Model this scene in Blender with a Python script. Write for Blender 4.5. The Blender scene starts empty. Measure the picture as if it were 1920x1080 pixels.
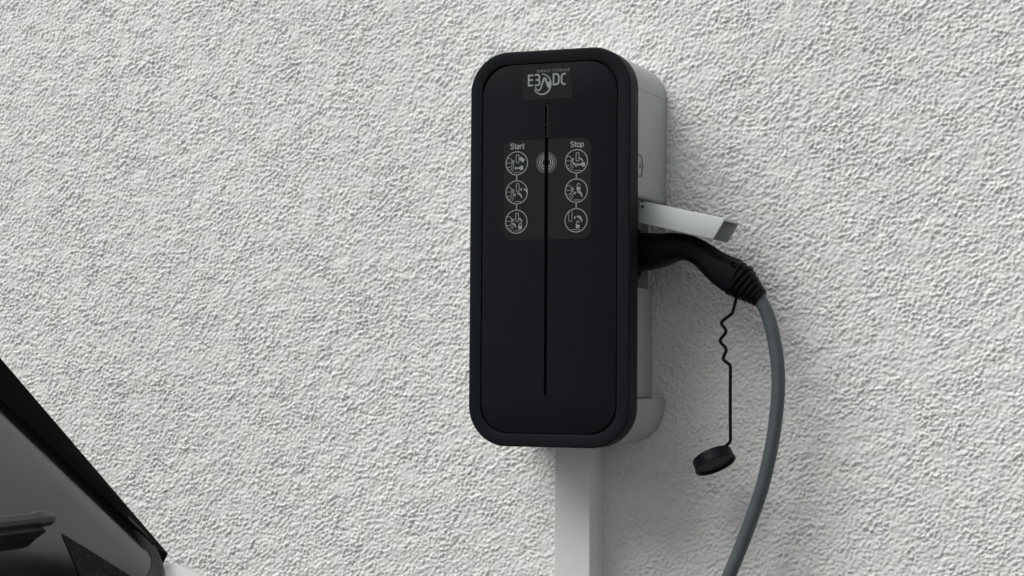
import bpy, bmesh, math, random
import numpy as np
from mathutils import Vector, Matrix, Quaternion

SC = bpy.context.scene
COL = SC.collection
R = math.radians

# ------------------------------------------------------------------ camera
cam_data = bpy.data.cameras.new('camera')
cam = bpy.data.objects.new('camera', cam_data)
COL.objects.link(cam)
cam_data.sensor_width = 36.0
cam_data.lens = 67.5
cam_data.clip_start = 0.02
cam_data.clip_end = 5000.0
CAM_POS = Vector((0.95, -2.5, 1.35))
yaw, pitch, roll = R(22.0), R(2.35), 0.0064
fwd = Vector((-math.sin(yaw) * math.cos(pitch), math.cos(yaw) * math.cos(pitch), math.sin(pitch)))
r0 = fwd.cross(Vector((0, 0, 1))).normalized()
u0 = r0.cross(fwd)
rv = r0 * math.cos(roll) + u0 * math.sin(roll)
uv = -r0 * math.sin(roll) + u0 * math.cos(roll)
m3 = Matrix((rv, uv, -fwd)).transposed()
cam.matrix_world = Matrix.Translation(CAM_POS) @ m3.to_4x4()
SC.camera = cam

# ------------------------------------------------------------------ sky, sun, exposure
SUN_FROM = Vector((-0.43, -0.41, 0.80)).normalized()      # towards the sun
elev = math.asin(SUN_FROM.z)
azim = math.atan2(SUN_FROM.x, SUN_FROM.y)
world = bpy.data.worlds.new('World')
SC.world = world
world.use_nodes = True
wn = world.node_tree
for n in list(wn.nodes):
    wn.nodes.remove(n)
wo = wn.nodes.new('ShaderNodeOutputWorld')
bg = wn.nodes.new('ShaderNodeBackground')
hs = wn.nodes.new('ShaderNodeHueSaturation')
sky = wn.nodes.new('ShaderNodeTexSky')
sky.sky_type = 'NISHITA'
sky.sun_disc = False
sky.sun_elevation = elev
sky.sun_rotation = azim
sky.air_density = 1.0
sky.dust_density = 3.0
sky.ozone_density = 1.0
hs.inputs['Saturation'].default_value = 0.12            # a grey, overcast sky
bg.inputs['Strength'].default_value = 0.05
wn.links.new(sky.outputs[0], hs.inputs['Color'])
wn.links.new(hs.outputs[0], bg.inputs['Color'])
wn.links.new(bg.outputs[0], wo.inputs[0])

sun_data = bpy.data.lights.new('sun', 'SUN')
sun_data.energy = 1.5
sun_data.angle = R(50)
sun_data.color = (1.0, 0.985, 0.955)
sun = bpy.data.objects.new('sun', sun_data)
COL.objects.link(sun)
sun.rotation_euler = (-SUN_FROM).to_track_quat('-Z', 'Y').to_euler()
sun.location = (-3, -3, 6)

SC.view_settings.view_transform = 'Standard'
SC.view_settings.look = 'None'
SC.view_settings.gamma = 1.0
SC.view_settings.use_curve_mapping = False
SC.view_settings.exposure = 0.96

# ------------------------------------------------------------------ helpers
def mat(name, color, rough=0.5, spec=0.5, metal=0.0, coat=0.0, noise=0.0, nscale=40.0,
        bump=0.0, bscale=300.0, rnoise=0.0):
    m = bpy.data.materials.new(name)
    m.use_nodes = True
    nt = m.node_tree
    p = nt.nodes['Principled BSDF']
    c = (*color, 1.0)
    p.inputs['Base Color'].default_value = c
    p.inputs['Roughness'].default_value = rough
    p.inputs['Specular IOR Level'].default_value = spec
    p.inputs['Metallic'].default_value = metal
    p.inputs['Coat Weight'].default_value = coat
    tc = nt.nodes.new('ShaderNodeTexCoord')
    if noise or rnoise:
        nz = nt.nodes.new('ShaderNodeTexNoise')
        nz.inputs['Scale'].default_value = nscale
        nz.inputs['Detail'].default_value = 6
        nt.links.new(tc.outputs['Object'], nz.inputs['Vector'])
        if noise:
            cr = nt.nodes.new('ShaderNodeValToRGB')
            cr.color_ramp.elements[0].position = 0.3
            cr.color_ramp.elements[1].position = 0.7
            cr.color_ramp.elements[0].color = (*[v * (1 - noise) for v in color], 1)
            cr.color_ramp.elements[1].color = (*[min(1, v * (1 + noise)) for v in color], 1)
            nt.links.new(nz.outputs['Fac'], cr.inputs['Fac'])
            nt.links.new(cr.outputs['Color'], p.inputs['Base Color'])
        if rnoise:
            mr = nt.nodes.new('ShaderNodeMapRange')
            mr.inputs['From Min'].default_value = 0.3
            mr.inputs['From Max'].default_value = 0.7
            mr.inputs['To Min'].default_value = max(0.02, rough - rnoise)
            mr.inputs['To Max'].default_value = rough + rnoise
            nt.links.new(nz.outputs['Fac'], mr.inputs['Value'])
            nt.links.new(mr.outputs[0], p.inputs['Roughness'])
    if bump:
        bz = nt.nodes.new('ShaderNodeTexNoise')
        bz.inputs['Scale'].default_value = bscale
        bz.inputs['Detail'].default_value = 3
        bp = nt.nodes.new('ShaderNodeBump')
        bp.inputs['Strength'].default_value = bump
        bp.inputs['Distance'].default_value = 0.001
        nt.links.new(tc.outputs['Object'], bz.inputs['Vector'])
        nt.links.new(bz.outputs['Fac'], bp.inputs['Height'])
        nt.links.new(bp.outputs['Normal'], p.inputs['Normal'])
    return m

def finish(bm, name, m, parent=None, smooth=38, recalc=True):
    if recalc:
        bmesh.ops.recalc_face_normals(bm, faces=bm.faces[:])
    if smooth:
        for f in bm.faces:
            f.smooth = True
        lim = R(smooth)
        for e in bm.edges:
            if len(e.link_faces) != 2 or e.calc_face_angle(0.0) > lim:
                e.smooth = False
    me = bpy.data.meshes.new(name)
    bm.to_mesh(me)
    bm.free()
    me.materials.append(m)
    o = bpy.data.objects.new(name, me)
    COL.objects.link(o)
    if parent is not None:
        o.parent = parent
        o.matrix_parent_inverse = parent_world(parent).inverted()
    return o

def parent_world(o):
    w = o.matrix_basis.copy()
    if o.parent is not None:
        w = parent_world(o.parent) @ o.matrix_parent_inverse @ w
    return w

def empty(name, loc, label, cat, group=None):
    o = bpy.data.objects.new(name, None)
    o.empty_display_size = 0.05
    COL.objects.link(o)
    o.location = loc
    o['label'] = label
    o['category'] = cat
    if group:
        o['group'] = group
    return o

def rrect(x0, x1, z0, z1, r, n=10):
    """rounded rectangle, list of (x, z); r a number or (tr, tl, bl, br)"""
    if not isinstance(r, (tuple, list)):
        r = (r,) * 4
    out = []
    cs = ((x1, z1, 0, -1, -1), (x0, z1, 90, 1, -1), (x0, z0, 180, 1, 1), (x1, z0, 270, -1, 1))
    for (cx, cz, a0, sx, sz), rr in zip(cs, r):
        rr = max(rr, 1e-5)
        for k in range(n + 1):
            a = R(a0 + 90.0 * k / n)
            out.append((cx + sx * rr + rr * math.cos(a), cz + sz * rr + rr * math.sin(a)))
    return out

def loft(bm, rings, cap0=True, cap1=True, closed=True):
    """rings: lists of 3-D points, same count"""
    vs = [[bm.verts.new(p) for p in ring] for ring in rings]
    n = len(vs[0])
    for a, b in zip(vs, vs[1:]):
        for i in range(n if closed else n - 1):
            j = (i + 1) % n
            bm.faces.new((a[i], a[j], b[j], b[i]))
    if cap0:
        bm.faces.new(vs[0][::-1])
    if cap1:
        bm.faces.new(vs[-1])
    return vs

def rr_rings(x0, x1, z0, z1, r, steps, n=10):
    """steps: (inset, y)"""
    rings = []
    for ins, y in steps:
        lp = rrect(x0 + ins, x1 - ins, z0 + ins, z1 - ins, max(r - ins, 0.0008), n)
        rings.append([(x, y, z) for x, z in lp])
    return rings

def box(bm, x0, x1, y0, y1, z0, z1):
    v = [bm.verts.new((x, y, z)) for x in (x0, x1) for y in (y0, y1) for z in (z0, z1)]
    for f in ((0, 1, 3, 2), (4, 6, 7, 5), (0, 4, 5, 1), (2, 3, 7, 6), (0, 2, 6, 4), (1, 5, 7, 3)):
        bm.faces.new([v[i] for i in f])

def catmull(pts, per=8):
    P = [Vector(p) for p in pts]
    P = [P[0] * 2 - P[1]] + P + [P[-1] * 2 - P[-2]]
    out = []
    for i in range(1, len(P) - 2):
        for k in range(per):
            t = k / per
            a, b, c, d = P[i - 1:i + 3]
            out.append(0.5 * ((2 * b) + (-a + c) * t + (2 * a - 5 * b + 4 * c - d) * t * t
                              + (-a + 3 * b - 3 * c + d) * t ** 3))
    out.append(P[-2])
    return out

def tube(bm, pts, rad, n=14):
    """rad: number or list"""
    pts = [Vector(p) for p in pts]
    rings = []
    up = Vector((0, 1, 0))
    for i, p in enumerate(pts):
        t = (pts[min(i + 1, len(pts) - 1)] - pts[max(i - 1, 0)]).normalized()
        s = up.cross(t)
        if s.length < 1e-4:
            s = Vector((1, 0, 0)).cross(t)
        s.normalize()
        u = t.cross(s).normalized()
        up = u
        r = rad[i] if isinstance(rad, (list, tuple)) else rad
        rings.append([p + (s * math.cos(2 * math.pi * k / n) + u * math.sin(2 * math.pi * k / n)) * r
                      for k in range(n)])
    loft(bm, rings)

# ------------------------------------------------------------------ materials
M = {}
M['black'] = mat('black_matt_plastic', (0.0070, 0.0087, 0.0114), rough=0.62, spec=0.07, bump=0.05, bscale=900, rnoise=0.05, nscale=9)
M['frame'] = mat('black_frame_plastic', (0.0070, 0.0087, 0.0114), rough=0.5, spec=0.10, bump=0.05, bscale=900, rnoise=0.05, nscale=7)
M['slot'] = mat('slot_black', (0.002, 0.002, 0.002), rough=0.8, spec=0.1)
M['led'] = mat('smoked_led_strip', (0.010, 0.011, 0.012), rough=0.2, spec=0.5)
M['sticker'] = mat('dark_sticker_film', (0.0128, 0.0148, 0.0172), rough=0.45, spec=0.12, rnoise=0.06, nscale=30)
M['print'] = mat('pale_grey_print', (0.255, 0.277, 0.285), rough=0.5, spec=0.3, noise=0.12, nscale=400)
M['print_dim'] = mat('faded_grey_print', (0.085, 0.092, 0.098), rough=0.5, spec=0.3, noise=0.2, nscale=600)
M['print_mid'] = mat('mid_grey_print', (0.17, 0.185, 0.19), rough=0.5, spec=0.3, noise=0.15, nscale=500)
M['housing'] = mat('light_grey_housing_plastic', (0.40, 0.42, 0.42), rough=0.42, spec=0.4, noise=0.03, nscale=14, bump=0.04, bscale=700)
M['housing_line'] = mat('housing_joint', (0.10, 0.105, 0.105), rough=0.7)
M['lid'] = mat('lid_plastic', (0.55, 0.59, 0.585), rough=0.4, spec=0.42, noise=0.03, nscale=20, bump=0.03, bscale=700)
M['duct'] = mat('white_duct_plastic', (0.78, 0.785, 0.77), rough=0.38, spec=0.45, noise=0.025, nscale=8, bump=0.03, bscale=500)
M['rubber'] = mat('black_rubber', (0.0042, 0.0046, 0.0062), rough=0.46, spec=0.16, bump=0.08, bscale=700, rnoise=0.08, nscale=25)
M['rubber_dark'] = mat('black_soft_rubber', (0.0030, 0.0030, 0.0034), rough=0.5, spec=0.14, bump=0.08, bscale=700)
M['cable'] = mat('grey_cable_jacket', (0.080, 0.099, 0.104), rough=0.42, spec=0.4, noise=0.07, nscale=60, rnoise=0.06)
M['screw'] = mat('screw_steel', (0.25, 0.25, 0.25), rough=0.4, metal=0.8)
M['paint'] = mat('white_car_paint', (0.72, 0.73, 0.735), rough=0.25, spec=0.5, coat=0.6, noise=0.01)
M['gloss_black'] = mat('black_trim_plastic', (0.0030, 0.0030, 0.0032), rough=0.85, spec=0.02, rnoise=0.05, nscale=18)
M['seal'] = mat('dark_rubber_seal', (0.012, 0.012, 0.012), rough=0.45, spec=0.35)
M['speckle'] = None
M['tyre'] = mat('tyre_rubber', (0.018, 0.018, 0.018), rough=0.85)
M['rim'] = mat('alloy_rim', (0.45, 0.45, 0.46), rough=0.3, metal=0.9)
M['tail'] = mat('red_lens', (0.25, 0.01, 0.01), rough=0.1, coat=0.8)
M['plate'] = mat('plate_white', (0.7, 0.7, 0.68), rough=0.4)
M['wiper'] = mat('wiper_black', (0.012, 0.012, 0.012), rough=0.5, spec=0.4)
M['wiper_arm'] = mat('wiper_arm_grey', (0.035, 0.035, 0.036), rough=0.4, spec=0.5)

# privacy glass: dark tinted pane with a slightly dusty, glossy surface
g = mat('tinted_glass', (0.006, 0.006, 0.006), rough=0.06, spec=0.62)
nt = g.node_tree
p = nt.nodes['Principled BSDF']
tc = nt.nodes['Texture Coordinate']
nz = nt.nodes.new('ShaderNodeTexNoise')
nz.inputs['Scale'].default_value = 7.0
nz.inputs['Detail'].default_value = 5.0
mr = nt.nodes.new('ShaderNodeMapRange')
mr.inputs['From Min'].default_value = 0.35
mr.inputs['From Max'].default_value = 0.7
mr.inputs['To Min'].default_value = 0.10
mr.inputs['To Max'].default_value = 0.17
nt.links.new(tc.outputs['Object'], nz.inputs['Vector'])
nt.links.new(nz.outputs['Fac'], mr.inputs['Value'])
nt.links.new(mr.outputs[0], p.inputs['Roughness'])
M['glass'] = g

# black surface with sparse pale speckles
f_ = mat('speckled_black', (0.004, 0.004, 0.004), rough=0.75, spec=0.12)
nt = f_.node_tree
p = nt.nodes['Principled BSDF']
tc = nt.nodes['Texture Coordinate']
vz = nt.nodes.new('ShaderNodeTexVoronoi')
vz.inputs['Scale'].default_value = 330.0
cr = nt.nodes.new('ShaderNodeValToRGB')
cr.color_ramp.elements[0].position = 0.06
cr.color_ramp.elements[0].color = (0.16, 0.16, 0.16, 1)
cr.color_ramp.elements[1].position = 0.20
cr.color_ramp.elements[1].color = (0.0035, 0.0035, 0.0035, 1)
nt.links.new(tc.outputs['Object'], vz.inputs['Vector'])
nt.links.new(vz.outputs['Distance'], cr.inputs['Fac'])
nt.links.new(cr.outputs['Color'], p.inputs['Base Color'])
M['speckle'] = f_

# wall render: off-white mineral plaster, colour only; the relief is geometry
w = bpy.data.materials.new('white_rough_render')
w.use_nodes = True
nt = w.node_tree
p = nt.nodes['Principled BSDF']
p.inputs['Roughness'].default_value = 0.88
p.inputs['Specular IOR Level'].default_value = 0.22
tc = nt.nodes.new('ShaderNodeTexCoord')
n1 = nt.nodes.new('ShaderNodeTexNoise')
n1.inputs['Scale'].default_value = 26.0
n1.inputs['Detail'].default_value = 4.0
c1 = nt.nodes.new('ShaderNodeValToRGB')
c1.color_ramp.elements[0].position = 0.36
c1.color_ramp.elements[0].color = (0.775, 0.782, 0.786, 1)
c1.color_ramp.elements[1].position = 0.64
c1.color_ramp.elements[1].color = (0.812, 0.808, 0.782, 1)
n2 = nt.nodes.new('ShaderNodeTexNoise')
n2.inputs['Scale'].default_value = 1.9
n2.inputs['Detail'].default_value = 5.0
c2 = nt.nodes.new('ShaderNodeValToRGB')
c2.color_ramp.elements[0].position = 0.35
c2.color_ramp.elements[0].color = (0.94, 0.94, 0.94, 1)
c2.color_ramp.elements[1].position = 0.65
c2.color_ramp.elements[1].color = (1, 1, 1, 1)
mx = nt.nodes.new('ShaderNodeMix')
mx.data_type = 'RGBA'
mx.blend_type = 'MULTIPLY'
mx.inputs[0].default_value = 1.0
n3 = nt.nodes.new('ShaderNodeTexNoise')
n3.inputs['Scale'].default_value = 420.0
n3.inputs['Detail'].default_value = 3.0
bp = nt.nodes.new('ShaderNodeBump')
bp.inputs['Strength'].default_value = 0.10
bp.inputs['Distance'].default_value = 0.0012
for q in (n1, n2, n3):
    nt.links.new(tc.outputs['Object'], q.inputs['Vector'])
nt.links.new(n1.outputs['Fac'], c1.inputs['Fac'])
nt.links.new(n2.outputs['Fac'], c2.inputs['Fac'])
nt.links.new(c1.outputs['Color'], mx.inputs[6])
nt.links.new(c2.outputs['Color'], mx.inputs[7])
nt.links.new(mx.outputs[2], p.inputs['Base Color'])
nt.links.new(n3.outputs['Fac'], bp.inputs['Height'])
sx_ = nt.nodes.new('ShaderNodeSeparateXYZ')
nt.links.new(tc.outputs['Object'], sx_.inputs[0])
def wmath(op, a_, b_=None):
    q = nt.nodes.new('ShaderNodeMath')
    q.operation = op
    for i, v in enumerate((a_, b_)):
        if v is None:
            continue
        if isinstance(v, (int, float)):
            q.inputs[i].default_value = v
        else:
            nt.links.new(v, q.inputs[i])
    return q.outputs[0]
ox = wmath('SUBTRACT', wmath('ABSOLUTE', wmath('ADD', sx_.outputs['X'], 0.145)), 0.865)
oz = wmath('SUBTRACT', wmath('ABSOLUTE', wmath('SUBTRACT', sx_.outputs['Z'], 1.475)), 0.500)
out_ = wmath('MAXIMUM', ox, oz)
mask = nt.nodes.new('ShaderNodeMapRange')
mask.inputs['From Min'].default_value = -0.02
mask.inputs['From Max'].default_value = 0.0
nt.links.new(out_, mask.inputs['Value'])
n4 = nt.nodes.new('ShaderNodeTexNoise')
n4.inputs['Scale'].default_value = 165.0
n4.inputs['Detail'].default_value = 2.5
n4.inputs['Distortion'].default_value = 0.6
nt.links.new(tc.outputs['Object'], n4.inputs['Vector'])
bp2 = nt.nodes.new('ShaderNodeBump')
bp2.inputs['Strength'].default_value = 1.0
bp2.inputs['Distance'].default_value = 0.0065
nt.links.new(wmath('MULTIPLY', wmath('SUBTRACT', n4.outputs['Fac'], 0.5), mask.outputs[0]), bp2.inputs['Height'])
nt.links.new(bp.outputs['Normal'], bp2.inputs['Normal'])
nt.links.new(bp2.outputs['Normal'], p.inputs['Normal'])
M['wall'] = w

# ------------------------------------------------------------------ ground
gm = mat('grey_concrete_paving', (0.075, 0.074, 0.072), rough=0.9, noise=0.18, nscale=3.0, bump=0.3, bscale=120)
bm = bmesh.new()
vs = [bm.verts.new(q) for q in ((-600, -1200, 0), (600, -1200, 0), (600, 600, 0), (-600, 600, 0))]
bm.faces.new(vs)
gr = finish(bm, 'ground', gm, smooth=0, recalc=False)
gr['kind'] = 'structure'

# ------------------------------------------------------------------ wall with real relief
def relief(nx, nz, step, seed):
    rng = np.random.default_rng(seed)
    fx = np.fft.fftfreq(nx, step)[None, :]
    fz = np.fft.fftfreq(nz, step)[:, None]
    k = np.sqrt(fx ** 2 + fz ** 2) + 1e-9
    ang = np.arctan2(fz, fx)

    def band(lam, bw, theta=None, sharp=2.0, floor=0.35):
        a = np.exp(-(np.log(k * lam) / bw) ** 2)
        if theta is not None:
            a = a * (floor + (1 - floor) * np.abs(np.cos(ang - theta)) ** sharp)
        w_ = np.fft.fft2(rng.standard_normal((nz, nx)))
        h = np.real(np.fft.ifft2(w_ * a))
        return h / h.std()

    def low(lam):
        a = np.exp(-(k * lam) ** 2)
        h = np.real(np.fft.ifft2(np.fft.fft2(rng.standard_normal((nz, nx))) * a))
        return h / h.std()

    zz, xx = np.mgrid[0:nz, 0:nx] * step

    def grains(cell, rmin, rmax, stretch):
        """overlapping rounded crumbs, one per jittered cell, highest one wins"""
        cnx, cnz = int(nx * step / cell) + 6, int(nz * step / cell) + 6
        jx, jz = rng.random((cnz, cnx)), rng.random((cnz, cnx))
        rad = cell * (rmin + (rmax - rmin) * rng.random((cnz, cnx)))
        hgt = 0.45 + 0.75 * rng.random((cnz, cnx))
        th = R(42) + 0.9 * rng.standard_normal((cnz, cnx))
        el = 1 + stretch * rng.random((cnz, cnx))
        ix, iz = (xx / cell).astype(int) + 2, (zz / cell).astype(int) + 2
        out = np.zeros((nz, nx))
        for dj in (-1, 0, 1):
            for di in (-1, 0, 1):
                a_, b_ = iz + dj, ix + di
                dx = xx - (b_ - 2 + jx[a_, b_]) * cell
                dz = zz - (a_ - 2 + jz[a_, b_]) * cell
                c_, s_ = np.cos(th[a_, b_]), np.sin(th[a_, b_])
                u_ = (dx * c_ + dz * s_) / el[a_, b_]
                v_ = (-dx * s_ + dz * c_)
                d2_ = (u_ * u_ + v_ * v_) / rad[a_, b_] ** 2
                out = np.maximum(out, hgt[a_, b_] * np.sqrt(np.clip(1 - d2_, 0, 1)))
        return out

    # domain warp so that crumbs are ragged, not elliptical
    wx_, wz_ = 0.0009 * band(0.005, 0.5), 0.0009 * band(0.005, 0.5)
    xx = np.clip(xx + wx_, 0, (nx - 1) * step)
    zz = np.clip(zz + wz_, 0, (nz - 1) * step)
    ga = grains(0.0047, 0.52, 0.90, 0.7)
    gb = grains(0.0034, 0.50, 0.85, 0.6)
    m1 = 1 / (1 + np.exp(-2.4 * low(0.06)))
    h = m1 * ga + (1 - m1) * gb * 0.85 + 0.35 * gb
    h = (h - h.mean()) / h.std()
    h = 0.74 * h + 0.58 * np.tanh(band(0.0068, 0.45, R(-46), 2.0, 0.40)) + 0.10 * band(0.0036, 0.30)
    h *= np.clip(0.95 + 0.20 * low(0.03), 0.5, 1.4)
    h = h + 0.14 * band(0.014, 0.6) + 0.25 * band(0.045, 0.5)
    cut = np.exp(-(k * 0.0021) ** 4)                 # nothing finer than the mesh can carry
    h = np.real(np.fft.ifft2(np.fft.fft2(h) * cut))
    return h

FX0, FX1, FZ0, FZ1, ST = -1.01, 0.72, 0.975, 1.975, 0.00130
xs = np.arange(FX0, FX1 + ST / 2, ST)
zs = np.arange(FZ0, FZ1 + ST / 2, ST)
H = relief(len(xs), len(zs), ST, 11)
ed = np.minimum(np.minimum(xs - xs[0], xs[-1] - xs)[None, :], np.minimum(zs - zs[0], zs[-1] - zs)[:, None])
H = H * np.clip(ed / 0.02, 0, 1) * 0.00090
cx_l = -np.geomspace(1.05, 7.0, 14)[::-1]
cx_r = np.geomspace(0.76, 3.2, 12)
cz_b = np.linspace(-0.05, 0.94, 12)
cz_t = np.geomspace(2.01, 3.1, 10)
XS = np.concatenate([cx_l, xs, cx_r])
ZS = np.concatenate([cz_b, zs, cz_t])
HH = np.zeros((len(ZS), len(XS)))
HH[len(cz_b):len(cz_b) + len(zs), len(cx_l):len(cx_l) + len(xs)] = H
nx, nz = len(XS), len(ZS)
co = np.empty((nz, nx, 3))
co[:, :, 0] = XS[None, :]
co[:, :, 2] = ZS[:, None]
co[:, :, 1] = -HH
co = co.reshape(-1, 3)
ii = np.arange(nz * nx).reshape(nz, nx)
quads = np.stack([ii[:-1, :-1], ii[:-1, 1:], ii[1:, 1:], ii[1:, :-1]], -1).reshape(-1, 4)
# back box so that the wall has thickness
x0, x1, z0, z1 = XS[0], XS[-1], ZS[0], ZS[-1]
c4 = [ii[0, 0], ii[0, -1], ii[-1, -1], ii[-1, 0]]
back = np.array([[x0, .3, z0], [x1, .3, z0], [x1, .3, z1], [x0, .3, z1]])
nb = len(co)
co = np.concatenate([co, back])
extra = [[nb, nb + 3, nb + 2, nb + 1]]
for i in range(4):
    j = (i + 1) % 4
    extra.append([c4[j], c4[i], nb + i, nb + j])
quads = np.concatenate([quads, np.array(extra)])
me = bpy.data.meshes.new('house_wall')
me.vertices.add(len(co))
me.vertices.foreach_set('co', co.ravel())
me.loops.add(quads.size)
me.loops.foreach_set('vertex_index', quads.ravel().astype(np.int32))
me.polygons.add(len(quads))
me.polygons.foreach_set('loop_start', np.arange(0, quads.size, 4, dtype=np.int32))
me.polygons.foreach_set('loop_total', np.full(len(quads), 4, dtype=np.int32))
sm = np.ones(len(quads), dtype=bool)
sm[-5:] = False
me.polygons.foreach_set('use_smooth', sm)
me.update(calc_edges=True)
me.materials.append(M['wall'])
wall = bpy.data.objects.new('house_wall', me)
COL.objects.link(wall)
wall['label'] = 'off-white house wall in coarse rough plaster filling the background'
wall['category'] = 'wall'

# ------------------------------------------------------------------ charging station
BX0, BX1, BZ0, BZ1 = -0.0545, 0.1690, 1.2457, 1.7655
YF = -0.165          # front of the frame
YB = -0.131          # back edge of the black cover
st = empty('charging_station', (0.057, 0.0, BZ0),
           'tall black wall charger with rounded corners, grey rear housing and pictograms', 'charger')

# black frame: side wall, rounded edge, front band, drop into the joint
RB = 0.053
bm = bmesh.new()
loft(bm, rr_rings(BX0, BX1, BZ0, BZ1, RB, [
    (0.010, YB + 0.001), (0.0006, YB), (0.0, YB - 0.001), (0.0, YF + 0.0026), (0.0003, YF + 0.0013), (0.0009, YF + 0.0005),
    (0.0016, YF + 0.0001), (0.0026, YF), (0.0160, YF), (0.0168, YF + 0.0003), (0.0172, YF + 0.0012), (0.0172, YF + 0.005),
    (0.0400, YF + 0.006)], 14), cap0=True, cap1=True)
finish(bm, 'frame', M['frame'], st, 30)

# front panel with the long slot cut through it
SXc, SW, SZ0, SZ1 = 0.0540, 0.0021, 1.3130, 1.6955
pi0 = 0.0180
px0, px1, pz0, pz1 = BX0 + pi0, BX1 - pi0, BZ0 + pi0, BZ1 - pi0
PR = RB - pi0 + 0.006
YP = YF + 0.0002
bm = bmesh.new()
rings = rr_rings(px0, px1, pz0, pz1, PR, [(0.0, YP + 0.0045), (0.0, YP + 0.0010), (0.0003, YP + 0.0003), (0.0010, YP)], 14)
vv = loft(bm, rings, cap0=False, cap1=False)
slot = rrect(SXc - SW, SXc + SW, SZ0, SZ1, 0.0020, 5)
srings = [[bm.verts.new((x, y, z)) for x, z in slot] for y in (YP, YP + 0.0045)]
n = len(slot)
for i in range(n):
    j = (i + 1) % n
    bm.faces.new((srings[0][j], srings[0][i], srings[1][i], srings[1][j]))
edges = []
for ring in (vv[-1], srings[0]):
    for i in range(len(ring)):
        e = bm.edges.get((ring[i], ring[(i + 1) % len(ring)]))
        edges.append(e)
bmesh.ops.triangle_fill(bm, use_beauty=True, edges=edges, normal=(0, -1, 0))
for f in bm.faces:
    if abs(f.normal.y) > 0.98 and f.normal.y > 0:
        f.normal_flip()
panel = finish(bm, 'front_panel', M['black'], st, 25, recalc=True)

bm = bmesh.new()
box(bm, SXc - 0.006, SXc + 0.006, YP + 0.0046, YP + 0.0056, SZ0 - 0.004, SZ1 + 0.004)
finish(bm, 'slot_backing', M['slot'], panel, 0)
bm = bmesh.new()
loft(bm, rr_rings(SXc + 0.0004, SXc + 0.0026, 1.6505, 1.6925, 0.001, [(0, YP + 0.003), (0, YP - 0.0002), (0.0004, YP - 0.0006)], 4))
finish(bm, 'light_strip', M['led'], panel, 30)
for zz in (1.6925, 1.6660, 1.6510):
    bm = bmesh.new()
    loft(bm, rr_rings(SXc - 0.0012, SXc + 0.0012, zz - 0.0012, zz + 0.0012, 0.0011, [(0, YP + 0.002), (0, YP - 0.0006), (0.0004, YP - 0.001)], 4))
    finish(bm, 'status_light', M['led'], panel, 30)

# --- printed artwork: strokes and fills laid just above the stickers
def ppos(u, v):
    """photo-measured artwork coordinates to the plane of the panel (metres)"""
    u2 = u + 0.0064 * (v - 305.0)
    v2 = v + (u2 - 1024.0) * (635.0 - v) / 8930.0
    x = 0.0536 + (u2 - 1024.0) * 0.000746
    z = 1.6169 - (v2 - 305.0) * 0.000704
    return Vector((x, 0, z))

class Art:
    def __init__(self):
        self.bm = bmesh.new()
        self.k = 0
    def poly(self, pts, y=None):
        yy = YPRINT - 0.00002 * (self.k % 8)
        self.k += 1
        vs = [self.bm.verts.new((q.x, yy, q.z)) for q in pts]
        try:
            f = self.bm.faces.new(vs)
        except ValueError:
            return
        f.normal_update()
        if f.normal.y > 0:
            f.normal_flip()
    def stroke(self, pts, w, closed=False):
        pts = [Vector(q) for q in pts]
        n = len(pts)
        L_, R_ = [], []
        for i in range(n):
            if closed:
                a, c = pts[i - 1], pts[(i + 1) % n]
            else:
                a, c = pts[max(i - 1, 0)], pts[min(i + 1, n - 1)]
            b = pts[i]
            t1, t2 = (b - a), (c - b)
            t1 = t1.normalized() if t1.length > 1e-9 else t2.normalized()
            t2 = t2.normalized() if t2.length > 1e-9 else t1
            t = (t1 + t2)
            t = t.normalized() if t.length > 1e-6 else t1
            nrm = Vector((-t.z, 0, t.x))
            k = 1.0 / max(0.45, nrm.dot(Vector((-t1.z, 0, t1.x))))
            ww = w[i] if isinstance(w, (list, tuple)) else w
            L_.append(b + nrm * ww * 0.5 * k)
            R_.append(b - nrm * ww * 0.5 * k)
        yy = YPRINT - 0.00002 * (self.k % 8)
        self.k += 1
        lv = [self.bm.verts.new((q.x, yy, q.z)) for q in L_]
        rv_ = [self.bm.verts.new((q.x, yy, q.z)) for q in R_]
        for i in range(n if closed else n - 1):
            j = (i + 1) % n
            f = self.bm.faces.new((lv[i], lv[j], rv_[j], rv_[i]))
            f.normal_update()
            if f.normal.y > 0:
                f.normal_flip()
    def arc(self, c, r, a0, a1, w, n=40):
        pts = [c + Vector((r * math.cos(R(a0 + (a1 - a0) * k / n)), 0, r * math.sin(R(a0 + (a1 - a0) * k / n)))) for k in range(n + 1)]
        if abs(abs(a1 - a0) - 360) < 1e-6:
            self.stroke(pts[:-1], w, True)
        else:
            self.stroke(pts, w)
    def done(self, name, m, parent):
        return finish(self.bm, name, m, parent, 0, recalc=False)

YSTK = YP - 0.00030
YPRINT = YSTK - 0.00012

def sticker(name, loop, parent):
    bm = bmesh.new()
    loft(bm, [[(x, YP - 0.00001, z) for x, z in loop], [(x, YSTK, z) for x, z in loop]], cap0=False)
    return finish(bm, name, M['sticker'], parent, 30)

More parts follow.
